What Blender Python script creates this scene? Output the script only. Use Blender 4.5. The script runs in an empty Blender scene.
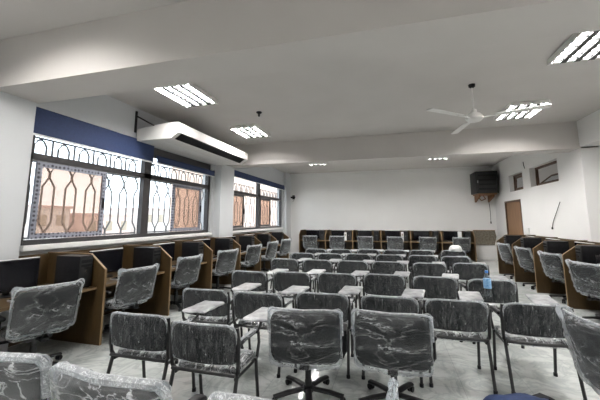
import bpy, bmesh, math, random
from mathutils import Vector, Matrix, noise

random.seed(7)
PI = math.pi
scene = bpy.context.scene
COL = scene.collection
R = math.radians

# ------------------------------------------------------------------ materials
MATS = {}


def new_mat(name):
    m = bpy.data.materials.new(name)
    m.use_nodes = True
    nt = m.node_tree
    nt.nodes.clear()
    out = nt.nodes.new('ShaderNodeOutputMaterial')
    return m, nt, out


def principled(nt, color=(.8, .8, .8), rough=.5, metal=0., coat=0., spec=.5):
    p = nt.nodes.new('ShaderNodeBsdfPrincipled')
    p.inputs['Base Color'].default_value = (*color, 1)
    p.inputs['Roughness'].default_value = rough
    p.inputs['Metallic'].default_value = metal
    p.inputs['Coat Weight'].default_value = coat
    p.inputs['Coat Roughness'].default_value = .15
    p.inputs['Specular IOR Level'].default_value = spec
    return p


def tex_coord(nt, scale=(1, 1, 1), kind='Object', rot=(0, 0, 0)):
    tc = nt.nodes.new('ShaderNodeTexCoord')
    mp = nt.nodes.new('ShaderNodeMapping')
    mp.inputs['Scale'].default_value = scale
    mp.inputs['Rotation'].default_value = rot
    nt.links.new(tc.outputs[kind], mp.inputs['Vector'])
    return mp.outputs['Vector']


def noise_tex(nt, vec, scale=5, detail=3, rough=.5, dist=0.):
    n = nt.nodes.new('ShaderNodeTexNoise')
    n.inputs['Scale'].default_value = scale
    n.inputs['Detail'].default_value = detail
    n.inputs['Roughness'].default_value = rough
    n.inputs['Distortion'].default_value = dist
    nt.links.new(vec, n.inputs['Vector'])
    return n.outputs['Fac']


def ramp(nt, fac, stops):
    r = nt.nodes.new('ShaderNodeValToRGB')
    el = r.color_ramp.elements
    while len(el) < len(stops):
        el.new(.5)
    for e, (p, c) in zip(el, stops):
        e.position = p
        e.color = (*c, 1) if len(c) == 3 else c
    nt.links.new(fac, r.inputs['Fac'])
    return r.outputs['Color']


def bump(nt, h, strength=.3, dist=.01):
    b = nt.nodes.new('ShaderNodeBump')
    b.inputs['Strength'].default_value = strength
    b.inputs['Distance'].default_value = dist
    nt.links.new(h, b.inputs['Height'])
    return b.outputs['Normal']


def math_node(nt, op, a, b=None, clamp=False):
    m = nt.nodes.new('ShaderNodeMath')
    m.operation = op
    m.use_clamp = clamp
    for i, v in enumerate((a, b)):
        if v is None:
            continue
        if isinstance(v, (int, float)):
            m.inputs[i].default_value = v
        else:
            nt.links.new(v, m.inputs[i])
    return m.outputs[0]


def mat_noisy(name, c1, c2, rough=.5, scale=8, metal=0., coat=0., stretch=(1, 1, 1), bumps=0., spec=.5):
    m, nt, out = new_mat(name)
    p = principled(nt, c1, rough, metal, coat, spec)
    f = noise_tex(nt, tex_coord(nt, stretch), scale, 4)
    nt.links.new(ramp(nt, f, [(.3, c1), (.7, c2)]), p.inputs['Base Color'])
    if bumps:
        nt.links.new(bump(nt, f, bumps, .01), p.inputs['Normal'])
    nt.links.new(p.outputs[0], out.inputs[0])
    MATS[name] = m
    return m


def mat_film(name, stretch, scale, base=.10, crease=.75, fres=.5, lo=.5, hi=.72, tint=(.86, .89, .92), cloudy=.3):
    """Clear polythene film: see-through, glossy, milky along its creases."""
    m, nt, out = new_mat(name)
    v = tex_coord(nt, stretch)
    n1 = noise_tex(nt, v, scale, 4, .6, .8)
    n2 = noise_tex(nt, v, scale * 2.7, 3, .6, .4)
    r1 = math_node(nt, 'ABSOLUTE', math_node(nt, 'SUBTRACT', n1, .5))
    ridge = math_node(nt, 'SUBTRACT', 1., math_node(nt, 'MULTIPLY', r1, 24.), True)
    hi_n = ramp(nt, n2, [(lo, (0, 0, 0)), (hi, (1, 1, 1))])
    patt = math_node(nt, 'MULTIPLY', math_node(nt, 'POWER', ridge, 1.6), math_node(nt, 'ADD', hi_n, .25), True)
    n3 = noise_tex(nt, v, scale * .6, 2, .5, .3)
    cloud = ramp(nt, n3, [(.42, (0, 0, 0)), (.75, (1, 1, 1))])
    patt = math_node(nt, 'ADD', patt, math_node(nt, 'MULTIPLY', cloud, cloudy), True)
    lw = nt.nodes.new('ShaderNodeFresnel')
    lw.inputs['IOR'].default_value = 1.5
    fac = math_node(nt, 'ADD', math_node(nt, 'MULTIPLY', patt, crease),
                    math_node(nt, 'ADD', math_node(nt, 'MULTIPLY', lw.outputs[0], fres), base), True)
    tr = nt.nodes.new('ShaderNodeBsdfTransparent')
    tr.inputs[0].default_value = (.93, .95, .96, 1)
    p = principled(nt, tint, .28, 0, .6)
    h = math_node(nt, 'ADD', n1, math_node(nt, 'MULTIPLY', n2, .5))
    nrm = bump(nt, h, .8, .02)
    nt.links.new(nrm, p.inputs['Normal'])
    mx = nt.nodes.new('ShaderNodeMixShader')
    nt.links.new(fac, mx.inputs[0])
    nt.links.new(tr.outputs[0], mx.inputs[1])
    nt.links.new(p.outputs[0], mx.inputs[2])
    nt.links.new(mx.outputs[0], out.inputs[0])
    MATS[name] = m
    return m


def mat_glass(name, tint, gloss=.08):
    m, nt, out = new_mat(name)
    tr = nt.nodes.new('ShaderNodeBsdfTransparent')
    n = noise_tex(nt, tex_coord(nt), 2.5, 2)
    c = ramp(nt, n, [(.2, tuple(.94 * t for t in tint)), (.8, tint)])
    nt.links.new(c, tr.inputs[0])
    gl = nt.nodes.new('ShaderNodeBsdfGlossy')
    gl.inputs['Roughness'].default_value = .03
    mx = nt.nodes.new('ShaderNodeMixShader')
    mx.inputs[0].default_value = gloss
    nt.links.new(tr.outputs[0], mx.inputs[1])
    nt.links.new(gl.outputs[0], mx.inputs[2])
    nt.links.new(mx.outputs[0], out.inputs[0])
    MATS[name] = m
    return m


def mat_emit(name, color, strength):
    m, nt, out = new_mat(name)
    e = nt.nodes.new('ShaderNodeEmission')
    e.inputs[0].default_value = (*color, 1)
    e.inputs[1].default_value = strength
    nt.links.new(e.outputs[0], out.inputs[0])
    MATS[name] = m
    return m


TUBE_POWER = 265.0
SKY_POWER = 3.8
EXPOSURE = 0.18

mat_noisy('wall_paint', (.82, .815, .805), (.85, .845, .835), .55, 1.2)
mat_noisy('wall_paint_dim', (.57, .585, .60), (.60, .615, .63), .55, 1.2)  # window-side dimness and bluish sky cast put into the wall colour
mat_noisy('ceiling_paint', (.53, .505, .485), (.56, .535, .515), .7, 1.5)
mat_noisy('wood', (.046, .027, .0095), (.066, .04, .015), .42, 5, stretch=(1, 6, 1))
mat_noisy('wood_edge', (.2, .13, .062), (.25, .165, .085), .5, 8)
mat_noisy('door_wood', (.2, .105, .05), (.25, .14, .07), .45, 4, stretch=(4, 4, .6))
mat_noisy('dark_frame', (.028, .026, .028), (.04, .037, .038), .4, 10)
mat_noisy('brown_frame', (.085, .05, .032), (.12, .07, .045), .5, 10)
mat_noisy('black_plastic', (.007, .007, .008), (.012, .012, .014), .4, 20, spec=.2)
mat_noisy('black_fabric', (.010, .011, .012), (.018, .019, .021), .85, 60, spec=.25)
mat_noisy('black_metal', (.012, .012, .013), (.02, .021, .022), .34, 14, spec=.4)
mat_noisy('chrome', (.55, .56, .57), (.62, .63, .64), .2, 10, metal=1.)
mat_noisy('white_metal', (.72, .71, .69), (.78, .77, .75), .4, 6)
mat_noisy('white_plastic', (.75, .75, .74), (.82, .82, .8), .35, 10)
mat_noisy('blue_blind', (.016, .032, .095), (.022, .042, .12), .75, 40)
mat_noisy('blue_canvas', (.008, .022, .075), (.014, .035, .11), .8, 30, bumps=.3)
mat_noisy('grille_iron', (.17, .17, .175), (.22, .22, .225), .5, 10)
mat_noisy('peach_render', (.82, .62, .51), (.88, .70, .59), .9, 3)
mat_noisy('far_render', (.8, .62, .57), (.85, .7, .65), .9, .6)
mat_noisy('far_white', (.75, .73, .7), (.85, .82, .8), .9, .6)
mat_noisy('dust', (.35, .32, .28), (.45, .41, .36), .95, 2)
mat_noisy('beige_paint', (.42, .38, .3), (.48, .43, .35), .7, 2)
mat_noisy('white_board', (.16, .165, .18), (.5, .51, .53), .3, 9, coat=.4, bumps=.5)
mat_noisy('mottled', (.07, .055, .035), (.27, .25, .2), .5, 22, bumps=.2)
mat_noisy('paper', (.8, .8, .8), (.86, .86, .86), .6, 10)
mat_noisy('bottle_label', (.06, .28, .6), (.4, .6, .8), .4, 60)
mat_noisy('cap_blue', (.05, .2, .6), (.07, .25, .7), .4, 10)
mat_noisy('rust_wood', (.16, .075, .03), (.3, .15, .07), .7, 14, stretch=(1, 1, 4))
mat_noisy('red_print', (.75, .04, .06), (.85, .06, .08), .4, 10)
mat_noisy('screen', (.005, .005, .007), (.009, .009, .012), .15, 3, spec=.4)
mat_film('film_back', (30, 30, 3.0), 1.0, base=.0, crease=.40, fres=.45, cloudy=.16)
mat_film('film_bag', (2.2, 2.2, 8), 1.2, base=.0, crease=.34, fres=.55, lo=.42, hi=.75, cloudy=.2)
mat_film('film_office', (2.5, 2.5, 6), 1.0, base=.02, crease=.32, fres=.7, lo=.42, hi=.78)
mat_film('film_gather_sheen', (20, 20, 20), 1.5, base=.30, crease=.5, fres=.8, lo=.3, hi=.6)  # bunched film, whitened to imitate ceiling light caught on the rims
mat_film('film_white', (3, 3, 7), 1.2, base=.04, crease=.45, fres=1., lo=.38, hi=.7, cloudy=.25)
mat_film('film_seat', (8, 4, 8), 1.5, base=.12, crease=.6, fres=.8, lo=.4, hi=.65)
mat_glass('glass_clear', (.95, .97, .98), .05)


def mat_frosted(name, clear, milk):
    m, nt, out = new_mat(name)
    tr = nt.nodes.new('ShaderNodeBsdfTransparent')
    tr.inputs[0].default_value = (*clear, 1)
    tl = nt.nodes.new('ShaderNodeBsdfTranslucent')
    n = noise_tex(nt, tex_coord(nt, (6, 6, 1)), 2, 2)
    nt.links.new(ramp(nt, n, [(.2, tuple(.9 * t for t in milk)), (.8, milk)]), tl.inputs[0])
    mx = nt.nodes.new('ShaderNodeMixShader')
    mx.inputs[0].default_value = .2
    nt.links.new(tr.outputs[0], mx.inputs[1])
    nt.links.new(tl.outputs[0], mx.inputs[2])
    nt.links.new(mx.outputs[0], out.inputs[0])
    MATS[name] = m


mat_frosted('glass_bronze', (.72, .63, .58), (.5, .39, .32))
mat_glass('bottle_clear', (.86, .9, .93), .14)
mat_emit('tube_light', (1., .97, .935), TUBE_POWER)


def build_floor_mat():
    m, nt, out = new_mat('floor_tiles')
    p = principled(nt, (.5, .5, .5), .13)
    v = tex_coord(nt)
    br = nt.nodes.new('ShaderNodeTexBrick')
    br.offset = 0.
    br.inputs['Color1'].default_value = (.50, .52, .51, 1)
    br.inputs['Color2'].default_value = (.54, .56, .55, 1)
    br.inputs['Mortar'].default_value = (.43, .445, .44, 1)
    br.inputs['Scale'].default_value = 1.
    br.inputs['Mortar Size'].default_value = .004
    br.inputs['Brick Width'].default_value = .62
    br.inputs['Row Height'].default_value = .62
    nt.links.new(v, br.inputs['Vector'])
    n = noise_tex(nt, v, 2.2, 7, .62, 1.6)
    vein = ramp(nt, n, [(.40, (1, 1, 1)), (.5, (.68, .71, .70)), (.56, (1, 1, 1))])
    mx = nt.nodes.new('ShaderNodeMix')
    mx.data_type = 'RGBA'
    mx.blend_type = 'MULTIPLY'
    mx.inputs[0].default_value = .8
    nt.links.new(br.outputs['Color'], mx.inputs[6])
    nt.links.new(vein, mx.inputs[7])
    nt.links.new(mx.outputs[2], p.inputs['Base Color'])
    n2 = noise_tex(nt, v, 9, 3)
    rr = ramp(nt, n2, [(.3, (.08, .08, .08)), (.8, (.2, .2, .2))])
    nt.links.new(rr, p.inputs['Roughness'])
    nt.links.new(p.outputs[0], out.inputs[0])
    MATS['floor_tiles'] = m


build_floor_mat()


def build_sash_mat():
    """grey protective tape with a printed row of dark dots"""
    m, nt, out = new_mat('taped_sash')
    p = principled(nt, (.2, .21, .25), .45)
    vo = nt.nodes.new('ShaderNodeTexVoronoi')
    vo.inputs['Scale'].default_value = 16
    vo.inputs['Randomness'].default_value = .25
    nt.links.new(tex_coord(nt), vo.inputs['Vector'])
    nt.links.new(ramp(nt, vo.outputs['Distance'], [(.25, (.05, .05, .07)), (.42, (.26, .27, .32))]), p.inputs['Base Color'])
    nt.links.new(p.outputs[0], out.inputs[0])
    MATS['taped_sash'] = m


build_sash_mat()


# ------------------------------------------------------------------ mesh tools
class MB:
    def __init__(self):
        self.bm = bmesh.new()

    def box(self, x0, x1, y0, y1, z0, z1, bevel=0., mat=None, M=None):
        r = bmesh.ops.create_cube(self.bm, size=1.)
        vs = r['verts']
        T = Matrix.Translation(((x0 + x1) / 2, (y0 + y1) / 2, (z0 + z1) / 2)) @ Matrix.Diagonal((x1 - x0, y1 - y0, z1 - z0, 1))
        if M is not None:
            T = M @ T
        bmesh.ops.transform(self.bm, matrix=T, verts=vs)
        if bevel:
            es = list({e for v in vs for e in v.link_edges})
            bmesh.ops.bevel(self.bm, geom=es, offset=bevel, segments=2, profile=.7, affect='EDGES')
        return self

    def prism(self, pts, axis, a, b):
        """polygon pts (2-D) extruded along axis 0/1/2 from a to b"""
        def mk(p, t):
            l = list(p)
            l.insert(axis, t)
            return l
        A = [self.bm.verts.new(mk(p, a)) for p in pts]
        B = [self.bm.verts.new(mk(p, b)) for p in pts]
        n = len(pts)
        self.bm.faces.new(A)
        self.bm.faces.new(B[::-1])
        for i in range(n):
            self.bm.faces.new((A[i], B[i], B[(i + 1) % n], A[(i + 1) % n]))
        return self

    def tube(self, pts, r, n=8, r_end=None, square=None):
        pts = [Vector(p) for p in pts]
        rings = []
        k = len(pts)
        up = Vector((0, 0, 1))
        for i, p in enumerate(pts):
            d = ((pts[min(i + 1, k - 1)] - pts[i]).normalized() + (pts[i] - pts[max(i - 1, 0)]).normalized())
            if d.length < 1e-6:
                d = pts[-1] - pts[0]
            d.normalize()
            ref = up if abs(d.dot(up)) < .95 else Vector((0, 1, 0))
            a = d.cross(ref).normalized()
            b = d.cross(a).normalized()
            rad = r if r_end is None else r + (r_end - r) * i / (k - 1)
            ring = []
            for j in range(n):
                t = 2 * PI * j / n + (PI / 4 if square else 0)
                ca, cb = math.cos(t), math.sin(t)
                if square:
                    ca *= square[0] * 1.414
                    cb *= square[1] * 1.414
                    ring.append(self.bm.verts.new(p + a * ca + b * cb))
                else:
                    ring.append(self.bm.verts.new(p + (a * ca + b * cb) * rad))
            rings.append(ring)
        for u, v in zip(rings[:-1], rings[1:]):
            for j in range(n):
                self.bm.faces.new((u[j], u[(j + 1) % n], v[(j + 1) % n], v[j]))
        self.bm.faces.new(rings[0][::-1])
        self.bm.faces.new(rings[-1])
        return self

    def lathe(self, prof, c=(0, 0, 0), n=20, axis='z'):
        rings = []
        for r, h in prof:
            ring = []
            for j in range(n):
                t = 2 * PI * j / n
                q = (r * math.cos(t), r * math.sin(t), h)
                if axis == 'x':
                    q = (q[2], q[0], q[1])
                elif axis == 'y':
                    q = (q[1], q[2], q[0])
                ring.append(self.bm.verts.new((c[0] + q[0], c[1] + q[1], c[2] + q[2])))
            rings.append(ring)
        for u, v in zip(rings[:-1], rings[1:]):
            for j in range(n):
                self.bm.faces.new((u[j], u[(j + 1) % n], v[(j + 1) % n], v[j]))
        self.bm.faces.new(rings[0][::-1])
        self.bm.faces.new(rings[-1])
        return self

    def slab(self, w, h, t, r, nx=20, nz=14, edge=None, place=None, rbot=None):
        """A padded panel in the XZ plane, width w, height h (z from 0), thickness t along Y,
        rounded corners r, soft edges; place(x, y, z) -> point shapes it."""
        edge = edge or t / 2
        rbot = r if rbot is None else rbot
        place = place or (lambda x, y, z: (x, y, z))
        side = {}
        for s in (-1, 1):
            for j in range(nz + 1):
                q = -math.cos(PI * j / nz)
                q = .55 * q + .45 * (2 * j / nz - 1)
                z = h / 2 * (q + 1)
                rr, dz = (r, h - z) if z > h / 2 else (rbot, z)
                hw = w / 2
                if dz < rr:
                    hw = w / 2 - rr + math.sqrt(max(rr * rr - (rr - dz) ** 2, 0))
                for i in range(nx + 1):
                    u = 2 * i / nx - 1
                    u = .6 * math.sin(PI / 2 * u) + .4 * u
                    x = u * hw
                    d = min(hw - abs(x), z, h - z)
                    k = min(d / edge, 1)
                    y = s * t / 2 * math.sqrt(max(1 - (1 - k) ** 2, 0))
                    side[s, i, j] = self.bm.verts.new(place(x, y, z))
        for s in (-1, 1):
            for j in range(nz):
                for i in range(nx):
                    f = (side[s, i, j], side[s, i + 1, j], side[s, i + 1, j + 1], side[s, i, j + 1])
                    self.bm.faces.new(f if s < 0 else f[::-1])
        bmesh.ops.remove_doubles(self.bm, verts=list(self.bm.verts), dist=1e-5)
        return self

    def build(self, name, mat, parent=None, smooth=True, loc=None):
        bmesh.ops.recalc_face_normals(self.bm, faces=list(self.bm.faces))
        me = bpy.data.meshes.new(name)
        self.bm.to_mesh(me)
        self.bm.free()
        if smooth:
            for p in me.polygons:
                p.use_smooth = True
            try:
                me.set_sharp_from_angle(angle=R(38))
            except Exception:
                pass
        o = bpy.data.objects.new(name, me)
        me.materials.append(MATS[mat])
        COL.objects.link(o)
        if parent is not None:
            o.parent = parent
        if loc:
            o.location = loc
        return o


def tag(o, label=None, cat=None, group=None, kind=None):
    if label:
        o['label'] = label
    if cat:
        o['category'] = cat
    if group:
        o['group'] = group
    if kind:
        o['kind'] = kind
    return o


def thing(name, label, cat, loc=(0, 0, 0), rz=0., group=None, kind=None):
    o = bpy.data.objects.new(name, None)
    COL.objects.link(o)
    o.empty_display_size = .1
    o.location = loc
    o.rotation_euler = (0, 0, rz)
    return tag(o, label, cat, group, kind)


def copy_tree(o, parent=None):
    c = o.copy()
    COL.objects.link(c)
    if parent is not None:
        c.parent = parent
    for ch in list(o.children):
        copy_tree(ch, c)
    return c


class Proto:
    """first use moves the built thing itself, later uses copy it"""
    def __init__(self, root):
        self.root, self.used = root, False

    def place(self, loc, rz, label, group):
        o = copy_tree(self.root) if self.used else self.root
        self.used = True
        o.location = loc
        o.rotation_euler = (0, 0, rz)
        return tag(o, label, None, group)


def struct(o, label, cat):
    return tag(o, label, cat, None, 'structure')


ORD = ['first', 'second', 'third', 'fourth', 'fifth', 'sixth', 'seventh', 'eighth', 'ninth']

# ------------------------------------------------------------------ camera
H = 1.64
F_PX, CX, CY = 322., 300., 174.


def ray(px, py):
    return Vector(((px - CX) / F_PX, -(py - CY) / F_PX, -1.))


cy_ = ray(391, 219.5).normalized()
cx_ = -ray(-865, 221)
cx_ = (cx_ - cy_ * cx_.dot(cy_)).normalized()
cz_ = cx_.cross(cy_)
ROT = Matrix((cx_, cy_, cz_))
cam_d = bpy.data.cameras.new('camera')
cam = bpy.data.objects.new('camera', cam_d)
COL.objects.link(cam)
cam_d.sensor_width = 36.
cam_d.lens = F_PX / 600 * 36.
cam_d.shift_y = -(200 - CY) / 600.
cam_d.clip_start = .05
cam_d.clip_end = 300
cam.matrix_world = Matrix.Translation((0, 0, H)) @ ROT.to_4x4()
scene.camera = cam

# ------------------------------------------------------------------ room shell
LX, RX, RXN, BY, FY, CZ, BZ = -4.85, 4.2, 4.55, 15.14, -3.0, 3.87, 3.24
B1, B2 = (2.61, 3.15), (8.62, 9.05)      # the two cross beams

struct(MB().box(-5.3, 7.4, FY - .2, BY + .2, -.12, 0).build('floor', 'floor_tiles', None, False),
       'glossy pale grey marble-look tile floor', 'floor')
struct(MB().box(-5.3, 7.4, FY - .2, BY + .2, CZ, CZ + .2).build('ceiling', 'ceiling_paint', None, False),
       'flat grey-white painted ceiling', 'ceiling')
W1, W2 = (3.27, 8.06), (9.15, 14.35)
ZS, ZT = 1.28, 3.20
m = MB()
m.box(LX - .3, LX, FY, BY, 0, ZS)
m.box(LX - .3, LX, FY, BY, ZT, CZ)
m.box(LX - .3, LX, FY, W1[0], ZS, ZT)
m.box(LX - .3, LX, W1[1], W2[0], ZS, ZT)
m.box(LX - .3, LX, W2[1], BY, ZS, ZT)
struct(m.build('wall_left', 'wall_paint_dim', None, False), 'off-white wall with the two wide windows', 'wall')
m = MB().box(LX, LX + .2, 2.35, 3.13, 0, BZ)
struct(m.build('trim_1', 'wall_paint_dim', None, False), 'grey-white wall pillar before the first window', 'pillar')
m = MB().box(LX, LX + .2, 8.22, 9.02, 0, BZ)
struct(m.build('trim_2', 'wall_paint_dim', None, False), 'off-white wall pillar between the two windows', 'pillar')
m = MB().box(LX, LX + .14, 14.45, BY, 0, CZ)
struct(m.build('trim_3', 'wall_paint_dim', None, False), 'off-white corner pillar beyond the second window', 'pillar')
struct(MB().box(LX - .3, RXN + .3, BY, BY + .2, 0, CZ).box(RXN + .3, 7.1, BY, BY + .2, 0, CZ).build('wall_back', 'wall_paint', None, False),
       'plain white back wall behind the far carrels', 'wall')
struct(MB().box(LX - .3, RXN + .3, FY - .2, FY, 0, CZ).build('wall_front', 'wall_paint', None, False),
       'plain white wall behind the viewer', 'wall')
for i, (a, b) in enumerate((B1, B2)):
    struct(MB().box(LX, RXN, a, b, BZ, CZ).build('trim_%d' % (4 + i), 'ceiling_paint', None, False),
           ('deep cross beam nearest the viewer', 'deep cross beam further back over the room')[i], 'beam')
m = MB().box(LX + .0, RX, BY - .12, BY, CZ - .1, CZ)
struct(m.build('trim_6', 'wall_paint', None, False), 'shallow cornice strip along the top of the back wall', 'cornice')
m = MB().box(RX, RXN, FY, B2[0], BZ + .03, CZ)
struct(m.build('trim_7', 'wall_paint', None, False), 'edge beam above the wall by the near side carrels', 'beam')
# right wall, far bay, with two high openings and a doorway
HW1, HW2, DR = (9.72, 11.45), (12.05, 13.3), (12.38, 13.95)
HZ0, HZ1, DZ = 2.62, 3.21, 2.31
m = MB()
y0 = B2[0]
T = .25
for a, b, z0, z1 in ((y0, BY, HZ1, CZ), (y0, BY, DZ, HZ0), (y0, HW1[0], HZ0, HZ1), (HW1[1], HW2[0], HZ0, HZ1),
                     (HW2[1], BY, HZ0, HZ1), (y0, DR[0], 0, DZ), (DR[1], BY, 0, DZ)):
    m.box(RX, RX + T, a, b, z0, z1)
m.box(RX + T, RXN + .25, y0, y0 + .2, 0, CZ)
struct(m.build('wall_right', 'wall_paint', None, False), 'white wall with the wooden door and two high windows', 'wall')
struct(MB().box(RXN, RXN + .25, FY, B2[0] + .02, 0, CZ).build('wall_right_recess', 'wall_paint', None, False),
       'recessed white wall behind the near side carrels', 'wall')
# corridor behind the right wall
struct(MB().box(6.9, 7.1, 8.2, BY, 0, CZ).box(RXN + .25, 6.9, 8.2, 8.4, 0, CZ).build('wall_corridor', 'beige_paint', None, False),
       'dim beige corridor wall seen through the high windows', 'wall')
struct(MB().box(LX, LX + .012, 3.13, 8.22, 0, .1).box(LX, LX + .012, 9.02, 14.45, 0, .1).build('baseboard_left', 'white_plastic', None, False),
       'white tiled skirting below the windows', 'skirting')
struct(MB().box(LX + .14, RX, BY - .012, BY, 0, .1).build('baseboard_back', 'white_plastic', None, False),
       'white tiled skirting along the back wall', 'skirting')

# ------------------------------------------------------------------ left windows
FX0, FX1 = LX - .16, LX - .06           # frame depth range


def lattice(y0, y1, z0, zt, zt1):
    g = MB()
    r = .015
    x = LX - .2
    n = max(3, round((y1 - y0) / .36))
    st = (y1 - y0) / n
    for i in range(n):
        c = y0 + st * (i + .5)
        a, b = st * .25, st * .5
        za, zb = z0 + .22, zt - .28
        for s in (-1, 1):
            g.tube([(x, c + s * b * .97, z0), (x, c + s * b * .97, z0 + .1), (x, c + s * a, z0 + .24), (x, c + s * a, zt - .36),
                    (x, c + s * b * .97, zt - .22), (x, c + s * b * .97, zt - .14), (x, c + s * a, zt)], r, 5)
            g.tube([(x, c + s * a, zt), (x, c + s * a, zt1 - .12), (x, c + s * a * .5, zt1 - .04), (x, c, zt1 - .02)], r, 5)
        g.tube([(x, c - b, zt), (x, c - b, zt1)], r, 5)
    for z in (z0 + .02, zt, zt1):
        g.tube([(x, y0, z), (x, y1, z)], r, 5)
    return g


def sash(root, y0, y1, z0, z1, mat, glass, x):
    w = .075
    f = MB()
    f.box(x - .02, x + .02, y0, y0 + w, z0, z1).box(x - .02, x + .02, y1 - w, y1, z0, z1)
    f.box(x - .02, x + .02, y0 + w, y1 - w, z0, z0 + w).box(x - .02, x + .02, y0 + w, y1 - w, z1 - w, z1)
    s = f.build('sash', mat, root, False)
    MB().box(x - .004, x + .004, y0 + w, y1 - w, z0 + w, z1 - w).build('pane', glass, s, False)
    h = MB().box(x + .02, x + .05, y1 - w * .8, y1 - w * .35, (z0 + z1) / 2 - .09, (z0 + z1) / 2 + .09, .008)
    h.build('handle', 'black_plastic', s)


ZF, ZM, ZH = 1.36, 2.5, 2.60             # sill-rail top, transom


def window(n, y0, y1, ym, sashes, label):
    root = thing('window_%d' % n, label, 'window', (0, 0, 0), 0, None, 'structure')
    f = MB()
    f.box(FX0, FX1, y0, y1, ZS, ZF).box(FX0, FX1, y0, y1, ZT - .06, ZT).box(FX0, FX1, y0, y1, ZM, ZH)
    f.box(FX0, FX1, y0, y0 + .07, ZF, ZT - .06).box(FX0, FX1, y1 - .09, y1, ZF, ZT - .06).box(FX0, FX1, ym - .1, ym + .1, ZF, ZT - .06)
    f.build('frame', 'dark_frame', root, False)
    for a, b in ((y0 + .07, ym - .1), (ym + .1, y1 - .09)):
        lattice(a, b, ZF, ZM, 2.86).build('grille', 'grille_iron', root)
        MB().box(FX0 + .045, FX0 + .053, a, b, ZH, ZT - .06).build('pane', 'glass_clear', root, False)
        mid = (a + b) / 2
        MB().box(FX0 + .02, FX0 + .028, a, b, ZF, ZM).build('pane', 'glass_clear', root, False)
    if n == 1:
        MB().box(FX0 + .01, FX1 + .01, ym + .1, y1 - .09, 2.99, ZT - .06).build('header_board', 'dark_frame', root, False)
    for a, b, mt, gl in sashes:
        sash(root, a, b, ZF + .01, ZM - .01, mt, gl, FX1 - .03)
    MB().box(LX - .055, LX + .06, y0, y1, ZS - .06, ZS + .01, .006).build('sill', 'white_plastic', root)
    return root


window(1, W1[0], W1[1], 5.62, [(3.42, 4.62, 'taped_sash', 'glass_bronze'), (6.5, 7.68, 'taped_sash', 'glass_bronze')],
       'wide dark-framed window with taped sashes and iron grille, nearer the viewer')
window(2, W2[0], W2[1], 11.65, [(9.25, 10.35, 'dark_frame', 'glass_bronze'), (11.8, 12.95, 'dark_frame', 'glass_bronze')],
       'wide dark-framed window with iron grille, nearer the back wall')


def blind(y0, y1, z0, z1, label, roll_r=.035, x=LX + .03):
    root = thing('roller_blind', label, 'blind', (x, (y0 + y1) / 2, z1), 0, 'blue roller blinds')
    L = (y1 - y0) / 2
    MB().lathe([(roll_r, -L), (roll_r, L)], (0, 0, 0), 14, 'y').build('roller', 'blue_blind', root)
    f = MB()
    pts = [(roll_r * .9, 0), (roll_r * .9 + .004, 0), (roll_r * .9 + .004, z0 - z1), (roll_r * .9, z0 - z1)]
    f.prism([(p[0], p[1]) for p in pts], 1, -L + .01, L - .01)
    f.build('fabric', 'blue_blind', root, False)
    MB().box(roll_r * .9 - .008, roll_r * .9 + .012, -L + .01, L - .01, z0 - z1 - .025, z0 - z1).build('bottom_bar', 'white_plastic', root, False)
    b = MB()
    for s in (-1, 1):
        b.box(-.03, .02, s * L - .012, s * L + .012, -.03, .05)
    b.build('bracket', 'dark_frame', root, False)
    return root


blind(3.2, 5.62, 2.85, 3.21, 'deep blue roller blind above the near half of the first window', x=LX + .03)
blind(5.72, 8.1, 2.86, 2.98, 'short rolled blue blind below the air conditioner', x=LX + .03)
blind(9.1, 14.4, 3.02, 3.2, 'long narrow blue blind above the second window', x=LX + .03)

# outside
struct(MB().box(-60, -5.2, -20, 70, -.6, -.5).build('ground_outside', 'dust', None, False), 'dusty ground outside the windows', 'ground')
tag(MB().box(-10.3, -9.3, 13.4, 40, -.5, 7.5).build('neighbouring_building', 'peach_render', None, False),
    'peach rendered building close outside the windows', 'building')
for i, (y, w, h, mt) in enumerate(((13, 6, 2.7, 'far_render'), (21, 5, 3.2, 'far_white'), (28, 6, 2.6, 'far_render'), (36, 6, 3.4, 'far_white'))):
    b = thing('distant_house', ('low pink house far outside the first window', 'tall white house beside the low pink house outside',
                                'long pink house far outside the window mullion', 'tall white house farthest along outside')[i], 'house', (-32, y, -.5), 0, 'distant houses')
    MB().box(-3, 3, -w / 2, w / 2, 0, h).build('wall', mt, b, False)
    MB().box(-3.2, 3.2, -w / 2 - .2, w / 2 + .2, h, h + .2).build('roof', 'far_render', b, False)
    wm = MB()
    for k in range(3):
        wm.box(3, 3.05, -w / 3 + k * w / 3 - .4, -w / 3 + k * w / 3 + .4, h - 1.6, h - .6)
    wm.build('window', 'beige_paint', b, False)

# ------------------------------------------------------------------ high windows and door
for n, (a, b) in ((3, HW1), (4, HW2)):
    root = thing('window_%d' % n, ('high brown-framed window with tilted open sash, nearer the viewer',
                                   'smaller high brown-framed window above the wooden door')[n - 3], 'window', (0, 0, 0), 0, None, 'structure')
    x0, x1 = RX + T - .1, RX + T - .03
    f = MB()
    f.box(x0, x1, a, b, HZ0, HZ0 + .05).box(x0, x1, a, b, HZ1 - .05, HZ1)
    f.box(x0, x1, a, a + .05, HZ0 + .05, HZ1 - .05).box(x0, x1, b - .05, b, HZ0 + .05, HZ1 - .05)
    f.build('frame', 'brown_frame', root, False)
    ang = R(52) if n == 3 else R(4)
    M = Matrix.Translation((x0 + .03, 0, HZ0 + .06)) @ Matrix.Rotation(ang, 4, 'Y')
    s = MB()
    hh = HZ1 - HZ0 - .12
    for q in ((a + .06, a + .12, 0, hh), (b - .12, b - .06, 0, hh), (a + .12, b - .12, 0, .06), (a + .12, b - .12, hh - .06, hh)):
        s.box(-.015, .015, q[0], q[1], q[2], q[3], 0, None, M)
    so = s.build('sash', 'brown_frame', root, False)
    MB().box(-.004, .004, a + .12, b - .12, .06, hh - .06, 0, None, M).build('pane', 'glass_clear', so, False)
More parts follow.
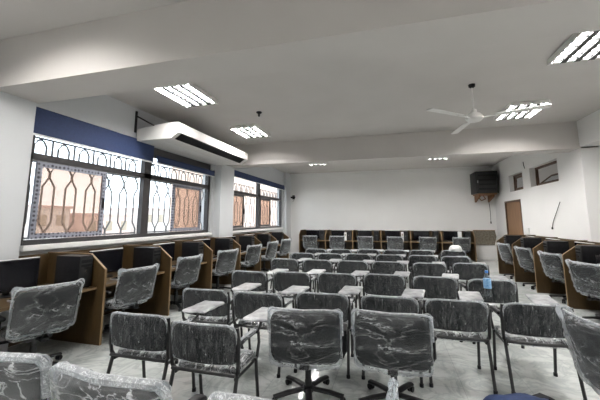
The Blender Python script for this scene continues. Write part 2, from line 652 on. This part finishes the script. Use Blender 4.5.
root = thing('door_1', 'plain brown wooden door below the high windows', 'door', (0, 0, 0), 0, None, 'structure')
MB().box(RX + .03, RX + .08, DR[0] + .06, DR[1] - .06, .01, DZ - .06).build('door_leaf', 'door_wood', root, False)
f = MB().box(RX - .012, RX + .12, DR[0], DR[0] + .06, 0, DZ).box(RX - .012, RX + .12, DR[1] - .06, DR[1], 0, DZ).box(RX - .012, RX + .12, DR[0] + .06, DR[1] - .06, DZ - .06, DZ)
f.build('door_frame', 'brown_frame', root, False)
MB().lathe([(.02, 0), (.02, .04), (.012, .045), (.012, .06)], (RX - .03, DR[0] + .14, 1.02), 10, 'x').box(RX - .04, RX - .02, DR[0] + .12, DR[0] + .26, 1.01, 1.035).build('door_handle', 'chrome', root)

# ------------------------------------------------------------------ ceiling fixtures
LW, LL = .66, .92


def make_fixture():
    root = thing('ceiling_light', 'x', 'ceiling light')
    h = MB()
    w, l = LW / 2, LL / 2
    h.box(-w, w, -l, l, -.012, 0)
    for s in (-1, 1):
        h.box(s * w - .012, s * w + .012, -l, l, -.084, -.012)
        h.box(-w + .012, w - .012, s * l - .012, s * l + .012, -.066, -.012)
    h.build('housing', 'white_metal', root, False)
    lv = MB()
    for k in range(1, 4):
        x = -w + LW * k / 4
        lv.prism([(x - .012, -.02), (x + .012, -.02), (x + .036, -.08), (x - .036, -.08)], 1, -l + .012, l - .012)
    for k in range(1, 8):
        y = -l + LL * k / 8
        lv.box(-w + .012, w - .012, y - .004, y + .004, -.078, -.05)
    lv.build('louvre', 'black_metal', root, False)
    for k in range(4):
        x = -w + LW * (k + .5) / 4
        t = MB().tube([(x, -l + .04, -.045), (x, l - .04, -.045)], .016, 8).build('tube', 'tube_light', root)
        e = MB()
        for s in (-1, 1):
            e.box(x - .02, x + .02, s * (l - .028) - .012, s * (l - .028) + .012, -.065, -.012)
        e.build('lamp_holder', 'white_plastic', t, False)
    return root


P = Proto(make_fixture())
LIGHTS = [((-3.38, 4.72), 'lit louvred ceiling light nearer the viewer on the window side'),
          ((-3.3, 7.25), 'lit louvred ceiling light above the far end of the air conditioner'),
          ((2.62, 7.3), 'lit louvred ceiling light beyond the ceiling fan'),
          ((2.55, 4.6), 'lit louvred ceiling light cut by the picture edge near the first beam'),
          ((-2.7, 10.2), 'louvred ceiling light past the second beam, window side'),
          ((1.7, 10.2), 'louvred ceiling light past the second beam, door side'),
          ((-2.7, 12.0), 'louvred ceiling light by the back wall, window side'),
          ((1.7, 12.0), 'louvred ceiling light by the back wall, door side'),
          ((-3.4, 1.42), 'louvred ceiling light ahead of the first beam, window side'),
          ((2.6, 1.3), 'louvred ceiling light ahead of the first beam, door side'),
          ((-3.4, -1.2), 'added louvred fill light, unseen behind the viewer, window side'),  # this pair is added out of view to brighten the near bay
          ((2.6, -1.2), 'added louvred fill light, unseen behind the viewer, door side')]
for (x, y), lab in LIGHTS:
    P.place((x, y, CZ), 0, lab, 'louvred ceiling lights')

root = thing('ceiling_fan', 'white three-bladed ceiling fan on a short rod', 'ceiling fan', (1.38, 5.68, CZ))
MB().lathe([(.02, -.0), (.055, -.01), (.05, -.05), (.02, -.07)], n=16).build('canopy', 'black_plastic', root)
MB().lathe([(.012, -.06), (.012, -.48)], n=10).build('rod', 'white_metal', root)
MB().lathe([(.02, -.43), (.045, -.45), (.05, -.50), (.1, -.52), (.13, -.56), (.13, -.60), (.09, -.64), (.03, -.65)], n=24).build('motor', 'white_metal', root)
for ang in (220, 98, 341):
    M = Matrix.Rotation(R(ang), 4, 'Z')
    b = MB().prism([(.3, -.055), (.98, -.07), (1.0, -.05), (1.0, .05), (.97, .065), (.3, .055)], 2, -.585, -.575)
    bmesh.ops.transform(b.bm, matrix=M @ Matrix.Translation((0, 0, -.58)) @ Matrix.Rotation(R(-5), 4, 'X') @ Matrix.Translation((0, 0, .58)), verts=list(b.bm.verts))
    bl = b.build('blade', 'white_metal', root, False)
    b = MB().box(.1, .38, -.02, .02, -.597, -.587)
    bmesh.ops.transform(b.bm, matrix=M, verts=list(b.bm.verts))
    b.build('blade_iron', 'white_metal', bl, False)

root = thing('smoke_detector', 'tiny dark smoke detector on the ceiling', 'smoke detector', (-2.57, 6.02, CZ))
MB().lathe([(.06, 0), (.06, -.02), (.03, -.04)], n=14).build('base', 'black_plastic', root)
MB().lathe([(.022, -.04), (.022, -.09), (.01, -.1)], n=10).build('sensor', 'black_plastic', root)

# air conditioner
AY0, AY1 = 5.12, 8.2
root = thing('air_conditioner', 'long white under-ceiling air conditioner above the first window', 'air conditioner', (0, 0, 0))
prof = [(-4.8, 3.19), (-4.8, 3.43), (-4.1, 3.50), (-3.85, 3.50), (-3.83, 3.46), (-3.83, 3.30), (-4.0, 3.19)]
MB().prism(prof, 1, AY0, AY1).build('body', 'white_metal', root, False)
g = MB()
for k in range(9):
    t0 = (k + .15) / 9
    t1 = (k + .62) / 9
    a = Vector((-3.84, 3.292)).lerp(Vector((-3.985, 3.198)), t0)
    b = Vector((-3.84, 3.292)).lerp(Vector((-3.985, 3.198)), t1)
    g.prism([(a.x + .002, a.y - .002), (a.x + .008, a.y - .012), (b.x + .008, b.y - .012), (b.x + .002, b.y - .002)], 1, AY0 + .12, AY1 - .2)
g.build('louvre', 'black_plastic', root, False)
MB().prism([(-3.838, 3.296), (-3.835, 3.289), (-3.985, 3.192), (-3.99, 3.198)], 1, AY0 + .1, AY1 - .18).build('intake', 'black_metal', root, False)
MB().prism([(-4.7, 3.186), (-4.7, 3.19), (-4.1, 3.199), (-4.1, 3.192)], 1, AY0 + .1, AY1 - .1).build('bottom_panel', 'white_plastic', root, False)
for y in (AY0 - .02, AY1 - .35):
    h = MB().box(-4.85, -4.825, y, y + .04, 3.36, 3.8)
    h.tube([(-4.83, y + .02, 3.70), (-4.4, y + .02, 3.47)], .016, 6)
    h.build('hanger', 'black_metal', root, False)

# ------------------------------------------------------------------ carrels
CH, CFZ, CD, CHAM = 1.17, .97, 1.06, .27


def make_carrel(L, cham=True):
    """local frame: back of the carrel at y = 0 (the wall), open side to -y, units side by side along +x from 0 to L"""
    root = thing('study_carrel', 'x', 'study carrel')
    t = .03

    def divider(x):
        pts = [(-CD, 0.0), (-CD, CFZ), (-CD + CHAM, CH), (0, CH), (0, 0.0)]
        d = MB().prism(pts, 0, x - t / 2, x + t / 2).build('divider', 'wood', root, False)
        e = MB()
        pts2 = [(-CD - .006, 0.0), (-CD - .006, CFZ + .002), (-CD + CHAM - .002, CH + .006), (-.001, CH + .006), (-.001, CH), (-CD + CHAM, CH), (-CD, CFZ), (-CD, 0.0)]
        e.prism(pts2, 0, x - t / 2 - .001, x + t / 2 + .001)
        e.build('edging', 'wood_edge', d, False)
    divider(0.0)
    MB().box(t / 2, L - t / 2, -.03, -.005, 0.02, CH - .01).build('back_panel', 'wood', root, False)
    MB().box(t / 2, L - t / 2, -CD + .12, -.03, .71, .74).build('desk_top', 'wood', root, False)
    MB().box(t / 2, L - t / 2, -CD + .112, -CD + .12, .708, .742).build('edging', 'wood_edge', root, False)
    MB().box(t / 2, L - t / 2, -.07, -.03, .3, .7).build('modesty_rail', 'wood', root, False)
    return root, divider


def make_monitor():
    root = thing('monitor', 'x', 'monitor')
    b = MB().box(-.31, .31, -.03, .025, .05, .42, .006)
    bo = b.build('casing', 'black_plastic', root)
    MB().box(-.295, .295, -.034, -.03, .07, .405).build('screen', 'screen', bo, False)
    MB().box(-.305, .305, -.026, .02, .42, .428).build('top_sheen_strip', 'white_plastic', bo, False)  # white strip painting the sky light reflected on the top edge
    MB().box(-.03, .03, .02, .05, .01, .25, .004).build('neck', 'black_plastic', root)
    MB().lathe([(.12, 0), (.12, .01), (.03, .018)], (0, .01, 0), 20).build('foot', 'black_plastic', root)
    return root


def make_tower():
    root = thing('computer_tower', 'x', 'computer')
    b = MB().box(-.1, .1, -.2, .2, .012, .42, .006).build('case', 'black_plastic', root)
    f = MB().box(-.094, .094, -.212, -.2, .02, .41, .004)
    fo = f.build('front_panel', 'black_metal', root)
    MB().box(-.075, .075, -.216, -.212, .33, .37).box(-.075, .075, -.216, -.212, .28, .31).build('drive_bay', 'black_fabric', fo, False)
    MB().lathe([(.012, 0), (.012, -.005)], (0, -.212, .22), 10, 'y').build('power_button', 'chrome', fo)
    MB().box(-.09, .09, -.19, -.15, 0, .012).box(-.09, .09, .15, .19, 0, .012).build('foot', 'black_plastic', root, False)
    return root


def make_keyboard():
    root = thing('keyboard', 'x', 'keyboard')
    MB().box(-.22, .22, -.075, .075, 0, .02, .004).build('case', 'white_board', root)
    k = MB()
    for r in range(5):
        for c in range(15):
            x = -.205 + c * .0275
            y = -.062 + r * .0255
            k.box(x, x + .022, y, y + .02, .02, .027)
    k.build('keys', 'screen', root, False)
    return root


P_mon, P_tow, P_key = Proto(make_monitor()), Proto(make_tower()), Proto(make_keyboard())


def carrel_row(n, L, origin, rz, where, names, mon_t=.46, tow_t=.90, flip=False, dx=0.0):
    """n units along the local +x of a frame at origin turned by rz"""
    proto = None
    M = Matrix.Translation(origin) @ Matrix.Rotation(rz, 4, 'Z')
    for i in range(n):
        if i == 0:
            root, div = make_carrel(L)
            proto = root
        elif i < n - 1:
            root = copy_tree(proto)
        else:
            root, div = make_carrel(L)
            div(L)
        p = M @ Vector((i * L, 0, 0))
        root.location = p
        root.rotation_euler = (0, 0, rz)
        tag(root, 'wooden study carrel, %s' % names[i], 'study carrel', 'study carrels ' + where)
        q = M @ Vector((i * L + L * mon_t, -.40, .74))
        P_mon.place(q, rz + random.uniform(-.08, .08), 'black monitor in the %s' % names[i], 'monitors ' + where)
        q = M @ Vector((i * L + L * tow_t, -.66, .74))
        P_tow.place(q, rz, 'black computer tower in the %s' % names[i], 'computer towers ' + where)
        q = M @ Vector((i * L + L * mon_t + .02, -.78, .74))
        P_key.place(q, rz + random.uniform(-.06, .06), 'film-covered keyboard in the %s' % names[i], 'keyboards ' + where)


# ------------------------------------------------------------------ chairs
def wr(p, s, a):
    v = Vector(p)
    return a * (noise.noise(v * s) + .5 * noise.noise(v * s * 2.3 + Vector((7, 1, 3))))


def make_tablet_chair():
    root = thing('tablet_chair', 'x', 'chair')
    yb = -.22                                              # rear of the seat
    zb, hb, w = .52, .30, .58

    def back_place(off=0., crumple=0.):
        def f(x, y, z):
            q = z / hb
            yy = yb - .02 - .05 * q + .055 * (2 * x / w) ** 2 + y
            p = (x, yy, zb + z)
            if crumple:
                d = wr((x * 1.6, y * 3, z), 14, crumple)
                p = (x + .4 * d, yy + d, zb + z + .3 * d)
            return p
        return f
    b = MB().slab(w, hb, .055, .12, 20, 18, .03, back_place(), .05).build('backrest', 'black_fabric', root)
    MB().slab(w + .016, hb + .014, .084, .125, 28, 20, .04, back_place(0, .006), .04).build('plastic_wrap', 'film_back', b)
    lit_seam = []
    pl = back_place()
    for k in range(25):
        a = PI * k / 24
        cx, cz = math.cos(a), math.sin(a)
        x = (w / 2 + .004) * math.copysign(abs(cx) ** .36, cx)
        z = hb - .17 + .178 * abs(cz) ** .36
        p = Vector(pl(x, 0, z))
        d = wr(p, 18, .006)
        lit_seam.append(p + Vector((0, d - .008, abs(d))))
    MB().tube(lit_seam, .009, 7).build('film_lit_seam', 'film_gather_sheen', b)  # bunched film rim, doubles as a painted lit top edge
    # seat
    def seat_place(extra=0., crumple=0.):
        def f(x, y, z):
            c = wr((x, z, y), 11, crumple) if crumple else 0
            zz = .44 + y + .012 * (2 * x / w) ** 2 - .03 * max(0, (z - .36) / .1) ** 2 + c
            return (x, yb + .03 + z, zz)
        return f
    s = MB().slab(.52, .45, .055, .06, 14, 12, .03, seat_place()).build('seat', 'black_fabric', root)
    MB().slab(.54, .465, .075, .05, 22, 18, .036, seat_place(0, .007)).build('plastic_wrap', 'film_seat', s)
    # frame
    f = MB()
    for sx in (-1, 1):
        f.tube([(sx * .292, yb + .0, .80), (sx * .302, yb + .005, .70), (sx * .302, yb + .01, .54), (sx * .295, yb + .02, .47), (sx * .27, yb + .03, .43)], .017, 8)
        f.tube([(sx * .27, yb + .03, .41), (sx * .27, .22, .41)], .013, 8)
    f.tube([(-.285, yb - .0, .45), (.285, yb - .0, .45)], .014, 8)
    f.tube([(-.27, .2, .405), (.27, .2, .405)], .012, 8)
    f.build('frame', 'black_metal', root)
    for sx in (-1, 1):
        for fy, ty in ((-.31, yb + .03), (.24, .17)):
            l = MB().tube([(sx * .285, ty, .44), (sx * .285, fy, .012)], .0155, 8).build('leg', 'black_metal', root)
            MB().lathe([(.02, 0), (.02, .03), (.016, .034)], (sx * .285, fy, 0), 10).build('foot_cap', 'black_plastic', l)
    for sx in (-1, 1):
        a = MB().tube([(sx * .298, yb + .01, .655), (sx * .3, -.1, .675), (sx * .3, .1, .672), (sx * .3, .18, .65), (sx * .3, .2, .56), (sx * .28, .2, .42)], .014, 8).build('armrest', 'black_metal', root)
        MB().slab(.045, .28, .03, .02, 6, 10, .014, lambda x, y, z, sx=sx: (sx * .3 + x, -.15 + z, .692 + y + wr((x, z, y), 20, .004))).build('arm_pad', 'film_white' if sx > 0 else 'black_plastic', a)
    # writing tablet, wrapped in white film
    def tab(x, y, z):
        c = wr((x, z, y), 9, .005)
        return (x + .25 + .05 * (z / .36), .2 + z, .735 + y + .015 * (z / .36) + c)
    t = MB().slab(.25, .36, .026, .02, 16, 14, .013, tab).build('writing_tablet', 'white_board', root)
    MB().tube([(.318, .1, .675), (.31, .2, .70), (.28, .3, .73), (.25, .38, .737)], .013, 8).build('hinge_arm', 'black_metal', t)
    return root


def make_swivel(star=20, recline=8, film='film_bag', seat_film='film_seat', zb=.40, hb=.44, w=.62, drop=.03, flare=.25, sr=.009):
    root = thing('swivel_chair', 'x', 'chair')
    yb = -.26
    tn = math.tan(R(recline))

    def bp(crumple=0., flare=0., drop=0.):
        def f(x, y, z):
            q = z / hb
            yy = yb - tn * z + .06 * (2 * x / w) ** 2 + y
            c = 0
            if crumple:
                c = wr((x * 1.2, y * 3 + x * .4, z * 1.5), 9, crumple) + wr((x * .5, y * 2, z * 2.4), 16, crumple * .4)
            k = abs(2 * x / w)
            fl = flare * max(0, k - .75) * 4 * max(0, q - .8) * 5
            return (x * (1 + .12 * fl) + c * .5, yy + c, zb + z - drop + .05 * fl + (.25 * c if q > .2 else c))
        return f
    b = MB().slab(w, hb, .07, .1, 20, 14, .035, bp(), .08).build('backrest', 'black_fabric', root)
    MB().slab(w + .035, hb + .02 + drop, .118, .06, 40, 34, .055, bp(.011, flare, drop), .05).build('plastic_wrap', film, b)
    lit_seam = []
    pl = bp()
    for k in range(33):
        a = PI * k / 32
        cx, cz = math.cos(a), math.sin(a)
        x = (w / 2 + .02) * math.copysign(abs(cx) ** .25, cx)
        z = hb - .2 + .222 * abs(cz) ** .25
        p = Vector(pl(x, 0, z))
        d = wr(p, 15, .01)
        lit_seam.append(p + Vector((0, d - .012, abs(d) * .6)))
    MB().tube(lit_seam, sr, 7).build('film_lit_seam', 'film_gather_sheen', b)  # bunched film along the top, milky to paint its lit edge
    def sp(crumple=0.):
        def f(x, y, z):
            c = wr((x, z, y), 10, crumple) if crumple else 0
            return (x, -.22 + z, .45 + y - .02 * max(0, (z - .36) / .1) ** 2 + c)
        return f
    s = MB().slab(.52, .48, .08, .08, 16, 14, .04, sp()).build('seat', 'black_fabric', root)
    MB().slab(.545, .5, .10, .06, 24, 20, .045, sp(.008)).build('plastic_wrap', seat_film, s)
    MB().tube([(0, -.12, .39), (0, -.3, .38), (0, yb - .02, .40), (0, yb - .02, zb + .06)], .02, 8, square=(.03, .008)).build('back_bracket', 'black_metal', root)
    MB().box(-.12, .12, -.14, .14, .36, .405, .008).build('seat_plate', 'black_metal', root)
    for sx in (-1, 1):
        a = MB().tube([(sx * .2, -.02, .385), (sx * .32, -.02, .39), (sx * .335, -.02, .44), (sx * .335, -.02, .63)], .016, 8, square=(.022, .012)).build('armrest', 'black_plastic', root)
        MB().slab(.07, .27, .035, .03, 8, 12, .017, lambda x, y, z, sx=sx: (sx * .335 + x, -.17 + z, .645 + y - .03 * max(0, (z - .2) / .07) ** 2)).build('arm_pad', 'black_plastic', a)
    base = MB().lathe([(.03, .10), (.034, .16), (.03, .17), (.03, .28), (.02, .285), (.02, .37)], n=14).build('gas_column', 'black_metal', root)
    st = MB().lathe([(.045, .065), (.052, .08), (.05, .11), (.036, .12)], n=14)
    for k in range(5):
        a = R(star + 72 * k)
        c, s_ = math.cos(a), math.sin(a)
        st.tube([(.03 * c, .03 * s_, .095), (.2 * c, .2 * s_, .085), (.33 * c, .33 * s_, .065)], .02, 8, square=(.022, .013))
    sto = st.build('star_base', 'black_plastic', root)
    for k in range(5):
        a = R(star + 72 * k)
        c, s_ = .32 * math.cos(a), .32 * math.sin(a)
        w_ = MB()
        for q in (-.016, .016):
            n_ = Vector((-math.sin(a), math.cos(a), 0)) * q
            ww = MB()
            ww.lathe([(.008, -.009), (.026, -.009), (.028, 0), (.026, .009), (.008, .009)], (0, 0, 0), 12, 'x')
            bmesh.ops.transform(ww.bm, matrix=Matrix.Translation((c + n_.x, s_ + n_.y, .028)) @ Matrix.Rotation(a + PI / 2, 4, 'Z'), verts=list(ww.bm.verts))
            me = bpy.data.meshes.new('tmp')
            ww.bm.to_mesh(me)
            ww.bm.free()
            w_.bm.from_mesh(me)
            bpy.data.meshes.remove(me)
        w_.box(c - .012, c + .012, s_ - .012, s_ + .012, .04, .07)
        w_.build('castor', 'black_plastic', sto)
    return root


# --- carrel rows
WIN = ['window-side row, unit by the near pillar', 'window-side row, second unit from the near pillar', 'window-side row, third unit from the near pillar',
       'window-side row, fourth unit from the near pillar', 'window-side row, fifth unit from the near pillar', 'window-side row, sixth unit from the near pillar',
       'window-side row, end unit nearest the back wall']
carrel_row(7, 1.37, (LX + .02, 2.28, 0), PI / 2, 'below the windows', WIN)
DOOR = ['door-side row, unit cut by the picture edge', 'door-side row, second unit from the picture edge', 'door-side row, third unit from the picture edge',
        'door-side row, end unit by the door']
# the door-side row runs towards -y locally: listed from the door end
carrel_row(4, 1.34, (RX - .02, 11.42, 0), -PI / 2, 'by the door wall', DOOR[::-1], .54, .11)
BACK = ['back-wall row, unit in the window corner', 'back-wall row, second unit from the window corner', 'back-wall row, third unit from the window corner',
        'back-wall row, fourth unit from the window corner', 'back-wall row, fifth unit from the window corner', 'back-wall row, end unit beside the mottled board']
carrel_row(6, 1.178, (-3.97, BY - .02, 0), 0, 'along the back wall', BACK, .40, .84)

# --- tablet chairs in rows (rows counted from the back wall)
PT = Proto(make_tablet_chair())
ROWX = [[-2.06, -1.37, -.64, .06, .75, 1.55], [-2.13, -1.45, -.8, -.08, .66, 1.34], [-2.2, -1.5, -.78, -.09, .65, 1.4],
        [-2.22, -1.55, -.83, -.14, .58, 1.28], [-2.17, -1.49, -.79, -.05, .6, 1.33], [-2.18, -1.48]]
ROWS = [[9.0, 9.05, 9.2, 9.2, 9.3, 9.45], [7.8, 7.85, 7.95, 7.95, 8.0, 7.95], [6.58, 6.58, 6.6, 6.65, 6.65, 6.8],
        [4.87, 4.97, 5.03, 5.12, 5.1, 5.06], [3.5, 3.49, 3.66, 3.69, 3.72, 3.75], [2.46, 2.38]]
ROWN = ['row nearest the back carrels', 'second row from the back carrels', 'third row from the back carrels',
        'fourth row from the back carrels', 'fifth row from the back carrels']
for r, ys in enumerate(ROWS):
    for c, y in enumerate(ys):
        if r == 5:
            lab = ['wrapped tablet-arm chair in front corner by the carrels, nearest the windows', 'wrapped tablet-arm chair between the front corner one and the wrapped swivel chair'][c]
        else:
            lab = 'black tablet-arm chair in clear film, %s from the windows, %s' % (ORD[c], ROWN[r])
        jit = random.uniform(-.05, .05)
        x = ROWX[r][c]
        PT.place((x, y + .27, 0), jit, lab, 'tablet-arm chairs in rows')

# --- swivel chairs
protos = [Proto(make_swivel(63, 6)), Proto(make_swivel(50, 8, 'film_white', w=.70, sr=.026)), Proto(make_swivel(20, 12, 'film_office', 'film_seat', .47, .46, .58, .02, .6))]
protos[0].place((-.80, 3.14, 0), R(7), 'film-wrapped black swivel chair in the middle front, with a tablet chair beside it', 'loose swivel chairs')
o = protos[0].place((-.03, 3.24, 0), R(-1), 'film-wrapped black swivel chair in the middle front, directly behind the upright white plastic tip', 'loose swivel chairs')
for (x, y, rz, lab) in ((-2.32, 1.76, R(3), 'milky film-wrapped swivel chair in the bottom corner by the windows'),
                        (-1.42, 1.72, R(-3), 'milky film-wrapped swivel chair with black armrest at the bottom edge'),
                        (-.48, 1.72, R(6), 'milky film-wrapped swivel chair at the bottom centre edge')):
    protos[1].place((x, y, 0), rz, lab, 'swivel chairs along the bottom edge')
protos[2].place((1.62, 2.86, 0), R(-82), 'film-draped swivel chair cut by the picture edge, facing the door side', 'loose swivel chairs')
WC = [(-3.84, 2.84, 72, 'nearest the near pillar'), (-3.86, 4.1, 80, 'second from the near pillar'), (-3.98, 5.5, 84, 'third from the near pillar'),
      (-3.9, 6.9, 76, 'fourth from the near pillar'), (-3.9, 8.35, 80, 'fifth from the near pillar'), (-3.9, 9.75, 84, 'sixth from the near pillar'),
      (-3.9, 11.15, 80, 'last, near the back wall')]
for x, y, a, lab in WC:
    protos[2].place((x, y, 0), R(a), 'film-wrapped swivel chair at the window carrels, ' + lab, 'swivel chairs at the window carrels')
for x, y, a, lab in ((3.24, 6.42, -74, 'cut by the picture edge'), (3.42, 8.0, -80, 'second from the picture edge'), (3.38, 9.3, -83, 'third from the picture edge'), (3.38, 10.7, -84, 'nearest the door')):
    protos[2].place((x, y, 0), R(a), 'film-wrapped swivel chair at the door-side carrels, ' + lab, 'swivel chairs at the door-side carrels')
for i, px in enumerate((-3.42, -2.25, -1.05, .12, 1.38, 2.55)):
    protos[2].place((px, 14.0, 0), R(random.uniform(-6, 6)), 'wrapped swivel chair at the back-wall carrels, %s from the window corner' % ORD[i], 'swivel chairs at the back-wall carrels')

# ------------------------------------------------------------------ small things
# bottle on the tablet of the fifth chair, fifth row
root = thing('water_bottle', 'small clear water bottle with blue label on a chair tablet', 'bottle', (1.03, 4.25, .77))
MB().lathe([(.0, 0), (.032, .0), (.035, .01), (.035, .18), (.033, .19), (.016, .225), (.014, .235)], n=20).build('body', 'bottle_clear', root)
MB().lathe([(.0355, .085), (.0365, .087), (.0365, .178), (.0355, .18)], n=20).build('paper_label', 'bottle_label', root)
MB().lathe([(.016, .235), (.016, .255), (.013, .258)], n=16).build('cap', 'cap_blue', root)

root.scale = (1.12, 1.12, 1.12)

# crumpled plastic tip standing up at the bottom edge
root = thing('plastic_bag', 'crumpled white plastic bag standing up at the bottom edge', 'plastic bag', (-.03, 2.2, 0))
def bagp(x, y, z):
    q = z / .7
    k = max(.12, 1 - q * 1.02) ** .8
    c = wr((x * 2, y * 2, z), 12, .02)
    return (x * k + c, y * k * 1.2 + c, z)
MB().slab(.3, .68, .2, .1, 24, 24, .1, bagp).build('bag_body', 'film_white', root)

# blue backpack at the bottom edge
root = thing('backpack', 'dark blue fabric backpack with black strap at the bottom edge', 'backpack', (.82, 2.72, 0), R(8))
def bk(x, y, z):
    c = wr((x, y, z), 7, .012)
    return (x + c, y + c, z * (1 - .06 * (2 * x / .5) ** 2) + (c if z > .05 else 0))
MB().slab(.6, .435, .28, .18, 24, 20, .13, bk, .06).build('bag_body', 'blue_canvas', root)
MB().slab(.34, .24, .1, .06, 14, 10, .05, lambda x, y, z: (x, -.13 + y, .04 + z)).build('front_pocket', 'blue_canvas', root)
MB().tube([(.14, .10, .385), (.2, .13, .39), (.27, .14, .36), (.30, .14, .26), (.28, .13, .1)], .02, 6, square=(.03, .008)).build('strap', 'black_fabric', root)

# black wall cabinet, its wooden shelf and cable
root = thing('wall_cabinet', 'black slatted equipment cabinet high in the back corner', 'cabinet', (3.71, 14.15, 2.67))
MB().box(-.39, .39, .02, .97, 0, .87, .01).build('body', 'black_plastic', root)
d = MB().box(-.37, .37, -.005, .02, .03, .84, .008).build('door', 'black_metal', root)
s = MB()
for k in range(4):
    s.box(-.31, .31, -.02, -.005, .12 + .18 * k, .2 + .18 * k, .006)
s.build('slat', 'black_plastic', d)
MB().box(-.35, -.32, -.025, -.005, .4, .5).build('latch', 'chrome', d, False)
root = thing('wall_shelf', 'rough brown wooden shelf under the black cabinet', 'shelf', (3.72, BY, 2.35))
MB().box(-.33, .33, -.9, 0, .27, .318, .006).build('board', 'rust_wood', root)
for s_ in (-1, 1):
    MB().prism([(0, 0), (0, .27), (-.75, .27), (-.75, .2)], 0, s_ * .25 - .03, s_ * .25 + .03).build('bracket', 'rust_wood', root, False)
MB().tube([(0.0, -.25, .27), (.05, -.35, .12), (-.12, -.4, .05), (-.2, -.3, .2)], .02, 6).build('rag', 'rust_wood', root)
root = thing('hanging_cable', 'thin black cable with plug hanging below the wooden shelf', 'cable', (3.98, BY - .03, 1.5))
MB().tube([(-.03, 0, 1.0), (0, 0, .7), (.01, 0, .4), (0, 0, .05)], .009, 6).build('cord', 'black_plastic', root)
MB().box(-.02, .02, -.02, .02, -.03, .05, .004).build('plug', 'black_plastic', root)

# mottled board low on the back wall
root = thing('mottled_board', 'mottled brown-grey board low on the back wall beside the carrels', 'board', (3.72, BY - .053, .6))
MB().prism([(-.4, .0), (.33, .0), (.41, .33), (.37, .58), (-.43, .58)], 1, 0, .05).build('panel', 'mottled', root, False)
MB().prism([(-.44, .58), (.38, .58), (.38, .6), (-.44, .6)], 1, -.005, .052).build('edging', 'rust_wood', root, False)

# camera bracket in the back corner
root = thing('security_camera', 'small black security camera in the window corner of back wall', 'camera', (-4.56, BY, 2.72))
MB().box(-.06, .06, -.02, 0, -.1, .1, .004).build('plate', 'black_plastic', root)
MB().tube([(0, -.02, .05), (.02, -.15, .08), (.04, -.22, .02)], .018, 6).build('arm', 'black_plastic', root)
MB().lathe([(.04, -.12), (.045, -.1), (.045, .08), (.03, .1)], (.06, -.27, -.02), 12, 'x').build('body', 'black_plastic', root)
MB().tube([(-.03, -.02, -.05), (.05, -.08, -.14), (-.02, -.06, -.2)], .008, 5).build('cord', 'black_plastic', root)

# loose wire and sockets on the door-side wall
root = thing('loose_wire', 'thin black wire sticking out of the door-side wall', 'wire', (RX - .012, 10.33, 1.4))
MB().tube([(0, 0, 0), (-.01, -.12, .18), (-.01, -.35, .42), (-.008, -.59, .68)], .009, 6).build('cord', 'black_plastic', root)
MB().lathe([(.03, -.012), (.03, .012)], (0, 0, 0), 10, 'x').build('socket', 'black_plastic', root)
root = thing('switch_box', 'white switch box on the wall beside the wooden door', 'switch', (RX - .02, 12.0, 1.28))
MB().box(-.02, .02, -.13, .13, -.09, .09, .006).build('box', 'white_plastic', root)
MB().box(-.026, -.02, -.04, .04, -.04, .04).build('rocker', 'white_plastic', root, False)
root = thing('wire_stub', 'short dark wire stub between the two high windows', 'wire', (RX - .01, 11.75, 3.25))
MB().tube([(0, 0, 0), (-.02, .01, .1), (-.03, .0, .22)], .01, 6).build('cord', 'black_plastic', root)

# white cup on the back carrels, crumpled film on a chair
root = thing('paper_roll', 'white paper roll standing in the end carrel of the back wall', 'paper roll', (2.63, 14.35, .74))
MB().lathe([(.0, 0), (.075, 0), (.075, .42), (.02, .42)], n=18).build('roll', 'paper', root)
MB().lathe([(.02, .42), (.02, .425)], n=12).build('core', 'rust_wood', root)
for px_, h_, lab_ in ((-1.93, .34, 'slim white paper folder in the second back-wall carrel'), (.43, .38, 'slim white paper folder in the fourth back-wall carrel')):
    root = thing('paper_folder', lab_, 'folder', (px_, 14.25, .74), 0, 'white folders on the back carrels')
    MB().box(-.045, .045, -.11, .11, 0, h_, .004).build('cover', 'paper', root)
    MB().box(-.03, .03, -.114, -.11, h_ * .6, h_ * .85).build('spine_label', 'dust', root, False)
root = thing('carton', 'small dark box with red ring mark in the carrel cut by the picture edge', 'box', (3.45, 6.72, .74), R(20))
MB().box(-.11, .11, -.08, .08, 0, .3, .004).build('box', 'screen', root)
ring = MB()
ring.tube([(.06 * math.cos(2 * PI * k / 20), -.083, .17 + .06 * math.sin(2 * PI * k / 20)) for k in range(21)], .012, 6)
ring.build('ring_print', 'red_print', root)
root = thing('plastic_bundle', 'bunched white plastic wrap on top of a last-row chair', 'plastic wrap', (1.60, 9.44, .80))
def bun(x, y, z):
    q = z / .22
    c = wr((x * 1.5, y * 2, z * 2), 10, .02)
    return (x * (1 - .25 * q) + c, y * 1.0 + c, z + c * .5)
MB().slab(.34, .17, .18, .1, 18, 14, .08, bun, .05).build('film', 'paper', root)

# ------------------------------------------------------------------ world and added corridor fill light
w = bpy.data.worlds.new('sky')
scene.world = w
w.use_nodes = True
nt = w.node_tree
bg = nt.nodes['Background']
bg.inputs[0].default_value = (.88, .94, 1., 1)
bg.inputs[1].default_value = SKY_POWER
ld = bpy.data.lights.new('corridor_fill', 'POINT')  # unseen point light, added to light the corridor dimly
ld.energy = 40
ld.shadow_soft_size = .2
lo = bpy.data.objects.new('corridor_fill', ld)
lo.location = (5.8, 11.5, 3.5)
COL.objects.link(lo)

# ------------------------------------------------------------------ colour management
vs = scene.view_settings
vs.view_transform = 'Standard'
vs.look = 'None'
vs.gamma = 1.
vs.use_curve_mapping = False
vs.exposure = EXPOSURE
scene.cycles.use_denoising = True
scene.cycles.max_bounces = 10
scene.cycles.transparent_max_bounces = 24
scene.cycles.caustics_reflective = False
scene.cycles.caustics_refractive = False
scene.cycles.sample_clamp_indirect = 6
